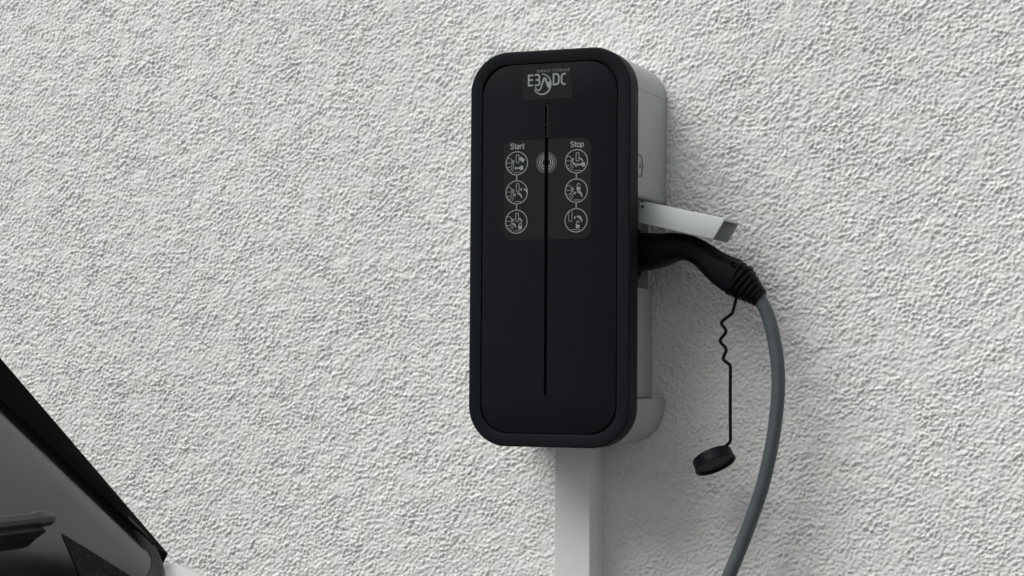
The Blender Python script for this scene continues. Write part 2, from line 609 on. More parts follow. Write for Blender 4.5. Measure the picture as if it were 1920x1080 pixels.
def text_mesh(name, s, size, center, m, parent, offset=0.0, sx=1.0, slant=0.0, spacing=1.0):
    cu = bpy.data.curves.new('tmp_text', 'FONT')
    cu.body = s
    cu.size = size
    cu.align_x = 'CENTER'
    cu.align_y = 'CENTER'
    cu.offset = offset
    cu.space_character = spacing
    cu.resolution_u = 4
    ob = bpy.data.objects.new('tmp_text', cu)
    COL.objects.link(ob)
    dg = bpy.context.evaluated_depsgraph_get()
    me_ = bpy.data.meshes.new_from_object(ob.evaluated_get(dg))
    bpy.data.objects.remove(ob)
    bpy.data.curves.remove(cu)
    bm = bmesh.new()
    bm.from_mesh(me_)
    bpy.data.meshes.remove(me_)
    for v in bm.verts:
        x, y = v.co.x, v.co.y
        v.co = Vector((center.x + x * sx + y * slant, YPRINT, center.z + y))
    for f in bm.faces:
        f.normal_update()
        if f.normal.y > 0:
            f.normal_flip()
    return finish(bm, name, m, parent, 0, recalc=False)

# logo sticker
a, b = ppos(979, 128), ppos(1072, 184)
logo = sticker('logo_sticker', rrect(a.x, b.x, b.z, a.z, 0.003, 5), st)
def lz(X, Y):                      # from the enlarged detail
    return ppos(960 + X / 12.0, 110 + Y / 12.0)
art = Art()
lw = 0.0023
art.stroke([lz(478, 385), lz(375, 390), lz(375, 617), lz(478, 608)], lw)
art.stroke([lz(375, 497), lz(470, 491)], lw)
art.stroke([lz(512, 380), lz(585, 372), lz(612, 392), lz(622, 430), lz(612, 470), lz(590, 485), lz(535, 492)], lw)
art.stroke([lz(560, 488), lz(600, 492), lz(618, 515), lz(622, 555), lz(612, 590), lz(585, 606), lz(515, 611)], lw)
art.stroke([lz(937, 590), lz(937, 358), lz(1010, 352), lz(1040, 372), lz(1057, 420), lz(1057, 520), lz(1040, 565), lz(1010, 585)], lw, True)
art.stroke([lz(1215, 345), lz(1160, 350), lz(1130, 372), lz(1116, 420), lz(1116, 520), lz(1132, 562), lz(1160, 580), lz(1212, 578)], lw)
art.done('logo_letters', M['print'], logo)
art = Art()
cc = lz(680, 585)
rx = (lz(880, 585) - cc).x
arcp = [cc + Vector((rx * 0.98 * math.cos(R(t)), 0, (lz(680, 360).z - cc.z) * math.sin(R(t)))) for t in np.linspace(-154, 92, 60)]
wd = [0.0011 + 0.0011 * math.sin(math.pi * i / 59) for i in range(60)]
art.stroke(arcp, wd)
wave = catmull([lz(525, 650), lz(555, 700), lz(600, 725), lz(640, 690), lz(680, 580), lz(712, 480), lz(740, 448), lz(772, 490)], 6)
art.stroke(wave, [0.0013 + 0.0016 * (i / (len(wave) - 1)) for i in range(len(wave))])
blob = [lz(745, 430), lz(775, 470), lz(795, 520), lz(830, 540), lz(850, 505), lz(875, 520), lz(880, 585), lz(868, 640), lz(835, 668),
        lz(800, 655), lz(780, 600), lz(765, 545), lz(740, 500)]
art.poly(blob)
art.done('logo_emblem', M['print'], logo)
text_mesh('energy_storage_text', 'ENERGY STORAGE', 0.0052, lz(930, 278), M['print_mid'], logo, sx=0.96, slant=0.0, spacing=1.12)

# instruction sticker: two halves, left and right of the slot
a, b = ppos(944, 265), ppos(1107, 446)
RS = 0.012
left_st = sticker('instruction_sticker', rrect(a.x, SXc - SW - 0.0006, b.z, a.z, (0.0002, RS, RS, 0.0002), 8), st)
right_st = sticker('instruction_sticker', rrect(SXc + SW + 0.0006, b.x, b.z, a.z, (RS, 0.0002, 0.0002, RS), 8), st)
left_st['label'] = 'left half of the sticker, headed Start'
right_st['label'] = 'right half of the sticker, headed Stop'
GLY = {  # stroke lettering, cap height 1
    'S': (0.70, [[(.60, .80), (.50, .91), (.33, .94), (.16, .89), (.09, .75), (.15, .61), (.34, .53), (.53, .45), (.61, .30), (.54, .14), (.36, .06), (.18, .09), (.06, .24)]]),
    't': (0.42, [[(.20, .92), (.20, .20), (.26, .08), (.38, .07)], [(.04, .66), (.38, .66)]]),
    'a': (0.60, [[(.10, .58), (.18, .66), (.30, .68), (.42, .63), (.46, .52), (.46, .07)], [(.46, .42), (.26, .38), (.12, .32), (.08, .20), (.14, .09), (.26, .06), (.40, .13), (.46, .26)]]),
    'r': (0.44, [[(.12, .02), (.12, .70)], [(.12, .46), (.20, .61), (.30, .67), (.40, .66)]]),
    'o': (0.64, [[(.32, .68), (.16, .62), (.08, .46), (.08, .28), (.16, .12), (.32, .06), (.48, .12), (.56, .28), (.56, .46), (.48, .62), (.32, .68)]]),
    'p': (0.64, [[(.10, -.22), (.10, .68)], [(.10, .46), (.20, .62), (.34, .68), (.48, .61), (.56, .44), (.56, .30), (.48, .13), (.34, .06), (.20, .12), (.10, .28)]]),
}
def lettering(name, word, c, h, parent):
    tot = sum(GLY[k][0] for k in word)
    art = Art()
    x = -tot / 2
    for k in word:
        w_, strokes = GLY[k]
        for sk in strokes:
            art.stroke([c + Vector(((x + a_) * h, 0, (b_ - 0.45) * h)) for a_, b_ in sk], 0.165 * h)
        x += w_
    return art.done(name, M['print'], parent)
lettering('start_text', 'Start', ppos(970, 275), 0.0078, left_st)
lettering('stop_text', 'Stop', ppos(1082, 271.0), 0.0078, right_st)

CR = 0.0152
CC = {'s1': Vector((0.0124, 0, 1.6174)), 's2': Vector((0.0124, 0, 1.5790)), 's3': Vector((0.0122, 0, 1.5404)),
      'p1': Vector((0.0958, 0, 1.6172)), 'p2': Vector((0.0958, 0, 1.5790)), 'p3': Vector((0.0956, 0, 1.5404))}
W1, W2 = 0.00115, 0.00066

def car_icon(art, c):
    k = CR
    def q(x, z): return c + Vector((x * k, 0, z * k))
    art.stroke([q(-.93, .36), q(-.78, .47), q(-.62, .46), q(-.50, .34), q(-.44, .12), q(-.44, -.12), q(-.55, -.28), q(-.72, -.34), q(-.90, -.33)], W2)
    art.stroke([q(-.97, .06), q(-.46, .05)], W2)
    art.stroke([q(-.50, .34), q(-.36, .20), q(-.30, -.05), q(-.30, -.42), q(-.36, -.62), q(-.55, -.80)], W2)
    art.stroke([q(-.44, .00), q(-.30, -.02)], W2)
    art.stroke([q(-.90, -.33), q(-.82, -.55), q(-.66, -.62), q(-.50, -.50), q(-.42, -.28)], W2)
    art.poly([q(-.36, .27), q(-.20, .22), q(-.28, .06), q(-.36, .08)])
    art.stroke([q(-.25, -.80), q(.40, -.79)], 0.0007)

def station_icon(art, c, x, z, h=0.72, w=0.26):
    k = CR
    lp = rrect(c.x + (x - w / 2) * k, c.x + (x + w / 2) * k, c.z + (z - h / 2) * k, c.z + (z + h / 2) * k, 0.0013, 3)
    art.stroke([Vector((a_, 0, b_)) for a_, b_ in lp], 0.0009, True)

def plug_icon(art, c, x, z, s=1.0, flip=1):
    k = CR
    def q(a_, b_): return c + Vector(((x + a_ * s) * k, 0, (z + b_ * s) * k))
    cl = [q(-.02, .04), q(.10, .07), q(.22, .02), q(.32, -.10), q(.40, -.26), q(.46, -.40)]
    art.stroke(cl, [0.0016 * s, 0.0026 * s, 0.0028 * s, 0.0026 * s, 0.0019 * s, 0.0009 * s])

def arrow_icon(art, c, x, z, d=1, s=0.2):
    k = CR
    def q(a_, b_): return c + Vector(((x + a_) * k, 0, (z + b_) * k))
    art.poly([q(-s * .6 * d, 0), q(s * .3 * d, s * .8), q(s * .3 * d, -s * .8)])

def lock_icon(art, c, x, z, opened=False):
    k = CR
    def q(a_, b_): return c + Vector(((x + a_) * k, 0, (z + b_) * k))
    art.poly([q(-.17, -.20), q(.17, -.20), q(.17, .10), q(-.17, .10)])
    if opened:
        art.stroke([q(-.12, .08), q(-.13, .22), q(-.08, .36), q(.02, .41), q(.11, .34), q(.13, .24)], 0.0010)
    else:
        art.stroke([q(-.12, .08), q(-.12, .22), q(-.07, .33), q(0, .36), q(.07, .33), q(.12, .22), q(.12, .08)], 0.0010)

def key_icon(art, c, x, z):
    k = CR
    def q(a_, b_): return c + Vector(((x + a_) * k, 0, (z + b_) * k))
    art.stroke([q(-.42, 0), q(-.05, 0)], 0.0019)
    art.stroke([q(-.40, .13), q(-.40, -.15)], 0.0011)
    art.poly([q(-.10, .04), q(.02, .14), q(.14, .20), q(.30, .19), q(.33, .02), q(.32, -.17), q(.14, -.19), q(.02, -.13), q(-.10, -.05)])

def card_icon(art, c, x, z):
    k = CR
    def q(a_, b_): return c + Vector(((x + a_) * k, 0, (z + b_) * k))
    art.poly([q(-.27, .10), q(-.10, .30), q(.27, .02), q(.10, -.24), q(-.20, -.02)])

def pictogram(key, parent, fn):
    art = Art()
    c = CC[key]
    art.arc(c, CR, 0, 360, W1, 56)
    fn(art, c)
    return art.done('pictogram', M['print'], parent)

def f_s1(t, c):
    car_icon(t, c); station_icon(t, c, .07, .38); card_icon(t, c, .48, .28); key_icon(t, c, .28, -.42)
def f_s2(t, c):
    car_icon(t, c); station_icon(t, c, .09, .40); arrow_icon(t, c, .42, .24); plug_icon(t, c, .64, .22, .72)
    arrow_icon(t, c, -.16, -.20); plug_icon(t, c, .10, -.16, .85)
def f_s3(t, c):
    car_icon(t, c); station_icon(t, c, .07, .38); plug_icon(t, c, .22, .20, .72); plug_icon(t, c, -.36, -.22, .75); lock_icon(t, c, .36, -.46)
def f_p1(t, c):
    car_icon(t, c); station_icon(t, c, .10, .38); plug_icon(t, c, .26, .20, .72); plug_icon(t, c, -.34, -.20, .72); key_icon(t, c, .46, -.28)
def f_p2(t, c):
    car_icon(t, c); lock_icon(t, c, .20, .22, True); arrow_icon(t, c, -.12, -.20, -1); plug_icon(t, c, .10, -.16, 1.0)
def f_p3(t, c):
    def q(a_, b_): return c + Vector((a_ * CR, 0, b_ * CR))
    t.stroke([q(-.66, .72), q(-.66, -.02), q(-.60, -.08), q(-.40, -.08), q(-.36, -.02), q(-.36, .90)], W2)
    arrow_icon(t, c, -.10, .24, -1); plug_icon(t, c, .10, .26, 1.0); lock_icon(t, c, .16, -.48, True)
    t.stroke([q(-.46, -.80), q(.36, -.79)], 0.0007)
for key, par, fn in (('s1', left_st, f_s1), ('s2', left_st, f_s2), ('s3', left_st, f_s3),
                     ('p1', right_st, f_p1), ('p2', right_st, f_p2), ('p3', right_st, f_p3)):
    pictogram(key, par, fn)
for a_, b_, par in (('s1', 's2', left_st), ('s2', 's3', left_st), ('p1', 'p2', right_st), ('p2', 'p3', right_st)):
    art = Art()
    art.stroke([CC[a_] - Vector((0, 0, CR)), CC[b_] + Vector((0, 0, CR))], 0.0014)
    art.done('link_line', M['print'], par)
rc = Vector((0.0540, 0, 1.6169))
for par, s in ((left_st, -1), (right_st, 1)):
    for r_, w_, m_ in ((0.0062, 0.0013, 'print'), (0.0091, 0.0013, 'print'), (0.0119, 0.0011, 'print_mid'), (0.0142, 0.0008, 'print_dim')):
        art = Art()
        a_ = math.degrees(math.asin((SW + 0.0008) / r_))
        if s > 0:
            art.arc(rc, r_, -90 + a_, 90 - a_, w_, 24)
        else:
            art.arc(rc, r_, 90 + a_, 270 - a_, w_, 24)
        art.done('contactless_ring', M[m_], par)

# --- grey rear housing
HX0, HX1 = BX0 + 0.003, 0.1662
HZ0, HZ1 = BZ0 + 0.002, BZ1 - 0.001
HR = 0.050
def prism(loop, y0, y1, name, m, parent, bev=0.0015, smooth=35):
    """extrude an (x, z) outline between two depths with a small bevel at both ends"""
    bm = bmesh.new()
    c = Vector((sum(q[0] for q in loop) / len(loop), sum(q[1] for q in loop) / len(loop)))
    def ins(k):
        out = []
        n = len(loop)
        for i in range(n):
            a, b, d = Vector(loop[i - 1]), Vector(loop[i]), Vector(loop[(i + 1) % n])
            t = (d - a)
            t = t.normalized() if t.length > 1e-9 else Vector((1, 0))
            nn = Vector((-t.y, t.x))          # loops run counter-clockwise
            out.append(b + nn * k)
        return out
    i1 = ins(bev)
    rings = [[(q[0], y0, q[1]) for q in i1], [(q[0], y0 + bev, q[1]) for q in loop],
             [(q[0], y1 - bev, q[1]) for q in loop], [(q[0], y1, q[1]) for q in i1]]
    loft(bm, rings)
    return finish(bm, name, m, parent, smooth)

YH0, YH1 = YB - 0.004 + 0.0055, 0.001
def bilet(loop):
    return loop
top = [q for q in rrect(HX0, HX1, 1.7160, HZ1, (HR, HR, 0.0006, 0.0006), 12)]
cap = prism(top, YH0, YH1, 'top_cap', M['housing'], st, 0.0006)
up = prism(rrect(HX0, HX1, 1.5715, 1.7154, (0.0006, 0.0006, 0.0006, 0.006), 4), YH0, YH1, 'upper_housing', M['housing'], st, 0.0006)
bay = prism(rrect(HX0, 0.1462, 1.3096, 1.4570, 0.0015, 4), YH0, YH1, 'lower_bay_cover', M['housing'], st, 0.0012)
bay2 = prism(rrect(HX0, 0.1330, 1.4574, 1.5708, 0.001, 3), YH0, YH1, 'socket_bay', M['housing'], st, 0.0008)
low = prism(rrect(HX0, HX1 - 0.0015, HZ0, 1.3090, (0.0030, 0.003, HR, HR), 12), YH0, YH1, 'lower_housing', M['housing'], st, 0.0012)
# collar and rib of the bay just under the plug
bm = bmesh.new()
pts = [(0.1335, 1.4580), (0.1450, 1.4580), (0.1478, 1.4630), (0.1490, 1.4720), (0.1485, 1.4800), (0.1335, 1.4800)]
loft(bm, [[(x, -0.126, z) for x, z in pts], [(x, -0.108, z) for x, z in pts]])
finish(bm, 'latch_bracket', M['housing'], bay2, 30)
bm = bmesh.new()
pts = rrect(0.1335, 0.1485, 1.4610, 1.5600, 0.003, 4)
loft(bm, [[(x, -0.024, z) for x, z in pts], [(x, -0.014, z) for x, z in pts]])
finish(bm, 'bay_rib', M['housing'], bay2, 30)
# socket ring facing sideways
bm = bmesh.new()
prof = [(0.1325, 0.0385), (0.1420, 0.0385), (0.1440, 0.0365), (0.1440, 0.0320), (0.1345, 0.0310)]
loft(bm, [[(x, -0.065 + r_ * math.cos(t), 1.5035 + r_ * math.sin(t)) for t in np.linspace(0, 2 * math.pi, 41)[:-1]] for x, r_ in prof], cap0=False)
finish(bm, 'socket', M['rubber_dark'], bay2, 30)
bm = bmesh.new()
box(bm, 0.1335, 0.1600, -0.0980, -0.0900, 1.5330, 1.5700)
box(bm, 0.1335, 0.1560, -0.0780, -0.0500, 1.5420, 1.5690)
bmesh.ops.bevel(bm, geom=bm.edges[:], offset=0.0012, segments=2, affect='EDGES')
finish(bm, 'hinge_bracket', M['housing'], bay2, 40)
# long hexagonal key cover on the right side
def sidepoly(pts, x, y0): return [(x, y0 + a_, z) for a_, z in pts]
hexo = [(-0.0170, 1.6290), (0.0040, 1.6275), (0.0110, 1.6140), (0.0040, 1.6000), (-0.0170, 1.5985)]
bm = bmesh.new()
big = sidepoly(hexo, HX1 + 0.0004, -0.1130)
ins_ = sidepoly([(y * 0.74 - 0.0016, 1.6138 + (z - 1.6138) * 0.88) for y, z in hexo], HX1 + 0.0004, -0.1130)
vo = [bm.verts.new(q) for q in big]
vi = [bm.verts.new(q) for q in ins_]
for i in range(5):
    j = (i + 1) % 5
    bm.faces.new((vo[i], vo[j], vi[j], vi[i]))
finish(bm, 'lock_cover', M['housing_line'], up, 0)
bm = bmesh.new()
loft(bm, [[(HX1 + d_, -0.1155 + 0.0026 * math.cos(t), 1.6138 + 0.0028 * math.sin(t)) for t in np.linspace(0, 2 * math.pi, 17)[:-1]] for d_ in (0, 0.0006)])
finish(bm, 'keyhole', M['housing_line'], up, 30)

# hinged socket lid, standing open above the plug
def plate_y(name, pts, y0, y1, parent, m=None):
    bm = bmesh.new()
    loft(bm, [[(x, y0, z) for x, z in pts], [(x, y1, z) for x, z in pts]])
    bmesh.ops.recalc_face_normals(bm, faces=bm.faces[:])
    es = [e for e in bm.edges if e.calc_face_angle(0) > R(40)]
    bmesh.ops.bevel(bm, geom=es, offset=0.0007, segments=2, affect='EDGES', profile=0.5)
    return finish(bm, name, m or M['lid'], parent, 40)
flange = [(0.1660, 1.5392), (0.2638, 1.5160), (0.2662, 1.5168), (0.2812, 1.5410), (0.2800, 1.5428),
          (0.1790, 1.5656), (0.1715, 1.5668), (0.1665, 1.5630), (0.1640, 1.5560), (0.1628, 1.5400)]
LY0, LY1 = -0.1170, -0.0440
lid = plate_y('socket_lid', flange, LY0, LY0 + 0.0030, st)
plate_y('rear_flange', flange, LY1 - 0.0030, LY1, lid)
sl = (1.5428 - 1.5656) / (0.2800 - 0.1790)
def tz(x): return 1.5656 + (x - 0.1790) * sl
topp = [(0.1720, tz(0.1720) - 0.0036), (0.2785, tz(0.2785) - 0.0036), (0.2800, tz(0.2800) - 0.0006), (0.1720, tz(0.1720) - 0.0006)]
plate_y('lid_top', topp, LY0 + 0.0031, LY1 - 0.0031, lid)
tw = [(0.1740, tz(0.1740) - 0.0180), (0.2540, tz(0.2540) - 0.0180), (0.2600, tz(0.2600) - 0.0040), (0.1740, tz(0.1740) - 0.0040)]
plate_y('inner_rib', tw, -0.0700, -0.0680, lid)
plate_y('inner_rib', tw, -0.0920, -0.0900, lid)
bm = bmesh.new()
loft(bm, [[(0.1706 + r_ * math.cos(t), y, 1.5602 + r_ * math.sin(t)) for t in np.linspace(0, 2 * math.pi, 17)[:-1]] for r_, y in ((0.0022, LY0 + 0.001), (0.0022, LY0 - 0.0006), (0.0016, LY0 - 0.0009))])
finish(bm, 'hinge_pin', M['housing_line'], lid, 30)

# ------------------------------------------------------------------ cable duct below the charger
du = empty('cable_duct', (0.05, 0, 0), 'narrow white plastic cable duct running down the wall below the black charger', 'cable duct')
bm = bmesh.new()
dx0, dx1 = 0.0243, 0.0757
loop = [(dx0, 0.0), (dx0, -0.0475), (dx0 + 0.0003, -0.0494), (dx0 + 0.0010, -0.0500), (dx1 - 0.0012, -0.0500), (dx1 - 0.0004, -0.0494), (dx1, -0.0475), (dx1, 0.0)]
loft(bm, [[(x, y, z) for x, y in loop] for z in (0.02, 1.2462)])
finish(bm, 'duct_cover', M['duct'], du, 30)
bm = bmesh.new()
box(bm, dx0 - 0.0012, dx1 + 0.0012, -0.010, 0.0012, 0.02, 1.2461)
finish(bm, 'duct_base', M['duct'], du, 0)

# ------------------------------------------------------------------ charging plug with cable
CY = -0.065
ch = empty('charging_cable', (0.31, CY, 0.0), 'black charging plug on a thick grey cable, plugged into the side of the wall charger', 'charging cable')
ctrl = [  # x, z, half height, half width
    (0.1360, 1.5030, 0.0240, 0.0255),
    (0.1480, 1.5030, 0.0243, 0.0258),
    (0.1640, 1.5040, 0.0238, 0.0255),
    (0.1800, 1.5055, 0.0216, 0.0240),
    (0.1960, 1.5085, 0.0186, 0.0225),
    (0.2120, 1.5085, 0.0168, 0.0215),
    (0.2260, 1.5042, 0.0160, 0.0210),
    (0.2390, 1.4965, 0.0164, 0.0212),
    (0.2510, 1.4868, 0.0180, 0.0220),
    (0.2640, 1.4775, 0.0208, 0.0228),
    (0.2760, 1.4708, 0.0225, 0.0230),
    (0.2835, 1.4670, 0.0228, 0.0230),
]
cp = catmull([Vector((a_, b_, 0)) for a_, b_, _, _ in ctrl], 4)
cw = catmull([Vector((c_, d_, 0)) for _, _, c_, d_ in ctrl], 4)
def sellipse(a_, b_, n=40, e=3.2):
    out = []
    for k in range(n):
        t = 2 * math.pi * k / n
        c_, s_ = math.cos(t), math.sin(t)
        out.append((a_ * math.copysign(abs(c_) ** (2 / e), c_), b_ * math.copysign(abs(s_) ** (2 / e), s_)))
    return out
bm = bmesh.new()
rings = []
for i, q in enumerate(cp):
    t = (cp[min(i + 1, len(cp) - 1)] - cp[max(i - 1, 0)]).normalized()
    nrm = Vector((-t.y, t.x, 0))
    hh, hw = cw[i].x, cw[i].y
    rings.append([(q.x + nrm.x * a_, CY + b_, q.y + nrm.y * a_) for a_, b_ in sellipse(hh, hw)])
loft(bm, rings)
plug = finish(bm, 'plug_body', M['rubber'], ch, 50)
# raised spine along the top of the grip
bm = bmesh.new()
rings = []
for i, q in enumerate(cp[6:-3]):
    k = i + 6
    t = (cp[min(k + 1, len(cp) - 1)] - cp[max(k - 1, 0)]).normalized()
    nrm = Vector((-t.y, t.x, 0))
    c0 = q + nrm * (cw[k].x - 0.0008)
    rings.append([(c0.x + nrm.x * a_, CY + b_, c0.y + nrm.y * a_) for a_, b_ in ((-0.002, -0.0085), (0.0012, -0.0085), (0.0022, -0.0070), (0.0022, 0.0070), (0.0012, 0.0085), (-0.002, 0.0085))])
loft(bm, rings)
finish(bm, 'grip_spine', M['rubber'], plug, 40)
# recessed screw hole
bm = bmesh.new()
loft(bm, [[(0.2845 + r_ * math.cos(t), y, 1.4850 + r_ * math.sin(t)) for t in np.linspace(0, 2 * math.pi, 21)[:-1]] for r_, y in ((0.0042, CY - 0.0210), (0.0042, CY - 0.0236), (0.0034, CY - 0.0238), (0.0030, CY - 0.0215))])
finish(bm, 'screw_hole', M['rubber_dark'], plug, 30)
# ribbed strain relief
A_, B_ = Vector((0.2835, 1.4668)), Vector((0.3110, 1.4438))
ax = (B_ - A_).normalized()
nr = Vector((-ax.y, ax.x))
bm = bmesh.new()
rings = []
def sr_ring(s, hh, hw, e):
    c_ = A_ + ax * s
    rings.append([(c_.x + nr.x * a_, CY + b_, c_.y + nr.y * a_) for a_, b_ in sellipse(hh, hw, 36, e)])
Ltot = (B_ - A_).length
nrib = 5
for k in range(nrib):
    s0 = Ltot * k / nrib
    f0 = k / nrib
    hh = 0.0242 - 0.0118 * f0
    hw = 0.0235 - 0.0105 * f0
    e = 3.0 - 0.9 * f0
    st_ = Ltot / nrib
    sr_ring(s0, hh - 0.0024, hw - 0.0024, e)
    sr_ring(s0 + st_ * 0.22, hh - 0.0024, hw - 0.0024, e)
    sr_ring(s0 + st_ * 0.32, hh - 0.0002, hw - 0.0002, e)
    sr_ring(s0 + st_ * 0.50, hh, hw, e)
    sr_ring(s0 + st_ * 0.84, hh - 0.0006, hw - 0.0006, e)
    sr_ring(s0 + st_ * 0.94, hh - 0.0022, hw - 0.0022, e)
sr_ring(Ltot * 1.0, 0.0125, 0.0125, 2.1)
sr_ring(Ltot * 1.06, 0.0132, 0.0132, 2.0)
sr_ring(Ltot * 1.14, 0.0122, 0.0122, 2.0)
sr_ring(Ltot * 1.15, 0.0090, 0.0090, 2.0)
loft(bm, rings)
finish(bm, 'strain_relief', M['rubber_dark'], ch, 45)
# thick grey cable
path = [(0.3040, CY, 1.4500), (0.3114, CY, 1.4434), (0.3227, CY, 1.4232), (0.3320, CY, 1.3921), (0.3380, CY, 1.3506), (0.3377, CY, 1.3093),
        (0.3307, CY, 1.2541), (0.3180, CY, 1.1987), (0.3039, CY, 1.1570), (0.2883, CY - 0.001, 1.1150), (0.2741, CY - 0.003, 1.0799),
        (0.2420, CY - 0.006, 1.0000), (0.2050, CY - 0.012, 0.8600), (0.1900, CY - 0.02, 0.6500), (0.2000, CY - 0.04, 0.4000), (0.2300, CY - 0.07, 0.1500),
        (0.2700, CY - 0.12, 0.0400), (0.3400, CY - 0.17, 0.0095), (0.5000, CY - 0.19, 0.0092), (0.6500, CY - 0.10, 0.0092), (0.6300, CY + 0.00, 0.0092), (0.50, CY + 0.01, 0.0092)]
bm = bmesh.new()
tube(bm, catmull(path, 8), 0.0090, 18)
finish(bm, 'cable', M['cable'], ch, 60)
# springy tether and dust cap
TY = CY - 0.004
tp = [(0.2855, 1.4490), (0.2842, 1.4443), (0.2790, 1.4240), (0.2765, 1.4205), (0.2660, 1.4125), (0.2636, 1.4092), (0.2650, 1.4060), (0.2688, 1.4010),
      (0.2696, 1.3974), (0.2680, 1.3945), (0.2632, 1.3890), (0.2620, 1.3857), (0.2638, 1.3825), (0.2690, 1.3765), (0.2699, 1.3725), (0.2680, 1.3680),
      (0.2662, 1.3635), (0.2676, 1.3600), (0.2735, 1.3555), (0.2757, 1.3512), (0.2757, 1.3300), (0.2757, 1.2900), (0.2760, 1.2640), (0.2758, 1.2560),
      (0.2735, 1.2520), (0.2680, 1.2475), (0.2650, 1.2440)]
bm = bmesh.new()
tube(bm, catmull([(x, TY, z) for x, z in tp], 4), 0.0022, 10)
finish(bm, 'tether', M['rubber_dark'], ch, 60)
bm = bmesh.new()
cc_ = Vector((0.2535, TY, 1.2295))
ax_ = Vector((0.46, -0.24, -0.85)).normalized()
e1 = Vector((0.92, 0.0, 0.38))
e1 = (e1 - ax_ * e1.dot(ax_)).normalized()
e2 = ax_.cross(e1)
prof = [(-0.0082, 0.0215), (-0.0082, 0.0256), (-0.0070, 0.0268), (0.0048, 0.0272), (0.0054, 0.0282), (0.0076, 0.0280), (0.0080, 0.0266), (0.0072, 0.0248), (0.0050, 0.0244)]
loft(bm, [[cc_ + ax_ * s + (e1 * math.cos(t) + e2 * math.sin(t)) * r_ for t in np.linspace(0, 2 * math.pi, 49)[:-1]] for s, r_ in prof])
finish(bm, 'dust_cap', M['rubber'], ch, 40)

# ------------------------------------------------------------------ white car, rear corner in view
CYC = -1.45
car = empty('parked_car', (-2.0, CYC, 0.0), 'white parked car whose tinted sloping rear window fills the lower left corner', 'car')
GB, GU = Vector((-0.1875, 0, 1.1437)), Vector((-0.3710, 0, 1.3110))
gd = (GU - GB).normalized()                    # up the glass
gn = Vector((-gd.z, 0, gd.x)).normalized()
if gn.z < 0: gn = -gn                          # out of the glass
def gp(s, y, h=0.0): return GB + gd * s + gn * h + Vector((0, y, 0))
S1 = 0.520
def half(s): return 0.750 - 0.161 * s          # half width of the pane
def crown(y): return -0.030 * ((y - CYC) / 0.75) ** 2 + 0.030   # slight curvature across

def pane_outline(grow, r, n=10):
    """corner-rounded pane in (s, y); the lower edge sags towards the middle of the car"""
    pts = []
    lo, hi = -grow, S1 + grow
    hl, hh = half(lo) + grow, half(hi) + grow
    cor = [(lo, CYC + hl), (hi, CYC + hh), (hi, CYC - hh), (lo, CYC - hl),
           (lo - 0.055, CYC - hl + 0.11), (lo - 0.105, CYC - 0.30), (lo - 0.105, CYC + 0.30), (lo - 0.055, CYC + hl - 0.11)]
    rad = [r, r, r, r, 0.09, 0.25, 0.25, 0.09]
    for i in range(8):
        a, b, c = Vector(cor[i - 1]), Vector(cor[i]), Vector(cor[(i + 1) % 8])
        d1, d2 = (a - b), (c - b)
        k1, k2 = min(rad[i], d1.length * 0.48), min(rad[i], d2.length * 0.48)
        p0, p1 = b + d1.normalized() * k1, b + d2.normalized() * k2
        for k in range(n + 1):
            t = k / n
            pts.append((1 - t) ** 2 * p0 + 2 * t * (1 - t) * b + t * t * p1)
    return pts
def pane_ring(grow, r, h): return [gp(q.x, q.y, h) for q in pane_outline(grow, r)]
bm = bmesh.new()
loft(bm, [pane_ring(0, 0.05, -0.004), pane_ring(0, 0.05, 0.0), pane_ring(-0.002, 0.05, 0.0012)])
gl = finish(bm, 'rear_window', M['glass'], car, 30)
bm = bmesh.new()
loft(bm, [pane_ring(-0.001, 0.05, -0.003), pane_ring(-0.001, 0.05, 0.0016), pane_ring(0.002, 0.052, 0.0034), pane_ring(0.008, 0.056, 0.0030), pane_ring(0.014, 0.06, -0.0035), pane_ring(0.016, 0.062, -0.012)], cap0=False, cap1=False)
finish(bm, 'window_seal', M['seal'], gl, 35)
# gloss black side fins beside the pane
for sg in (1, -1):
    bm = bmesh.new()
    rings = []
    N_ = 14
    for k in range(N_ + 1):
        t = k / N_
        s = 0.012 + (S1 + 0.03 - 0.012) * t
        yi = half(s) - 0.001 - 0.011 * min(1, t * 1.5)
        inn = gp(s, 0, 0.0044)
        # outer edge: from the tip low on the shoulder up to the roof
        o = Vector((-0.2150, 0, 1.1385)) + (Vector((-0.417, 0, 1.357)) - Vector((-0.2150, 0, 1.1385))) * (t * 1.70)
        yo = 0.810 - 0.0684 * t * 1.0
        mid = gp(s, 0, 0.0056)
        ym = half(s) + 0.0170 * min(1.0, 0.35 + t * 6)
        mid = mid - gn * 0.008 * max(0.0, 1 - t * 6)
        def yy(v): return CYC + sg * v
        rings.append([(inn.x, yy(yi), inn.z), (mid.x, yy(ym), mid.z), (o.x, yy(yo), o.z),
                      (o.x - 0.004, yy(yo - 0.004), o.z - 0.012), (inn.x - 0.01, yy(yi), inn.z - 0.014)])
    loft(bm, rings)
    finish(bm, 'window_fin', M['gloss_black'], car, 25)
# flat black speckled patch laid on the corner of the pane, and wiper
bm = bmesh.new()
tri = [gp(a_, b_, 0.0018) for a_, b_ in ((0.0467, -0.8346), (0.0117, -0.8082), (-0.0253, -0.7820), (-0.0560, -0.7600), (-0.0799, -0.8990), (-0.0152, -0.8650), (0.0154, -0.8504))]
bm.faces.new([bm.verts.new(q) for q in tri])
pr = finish(bm, 'speckled_patch', M['speckle'], gl, 0, recalc=False)

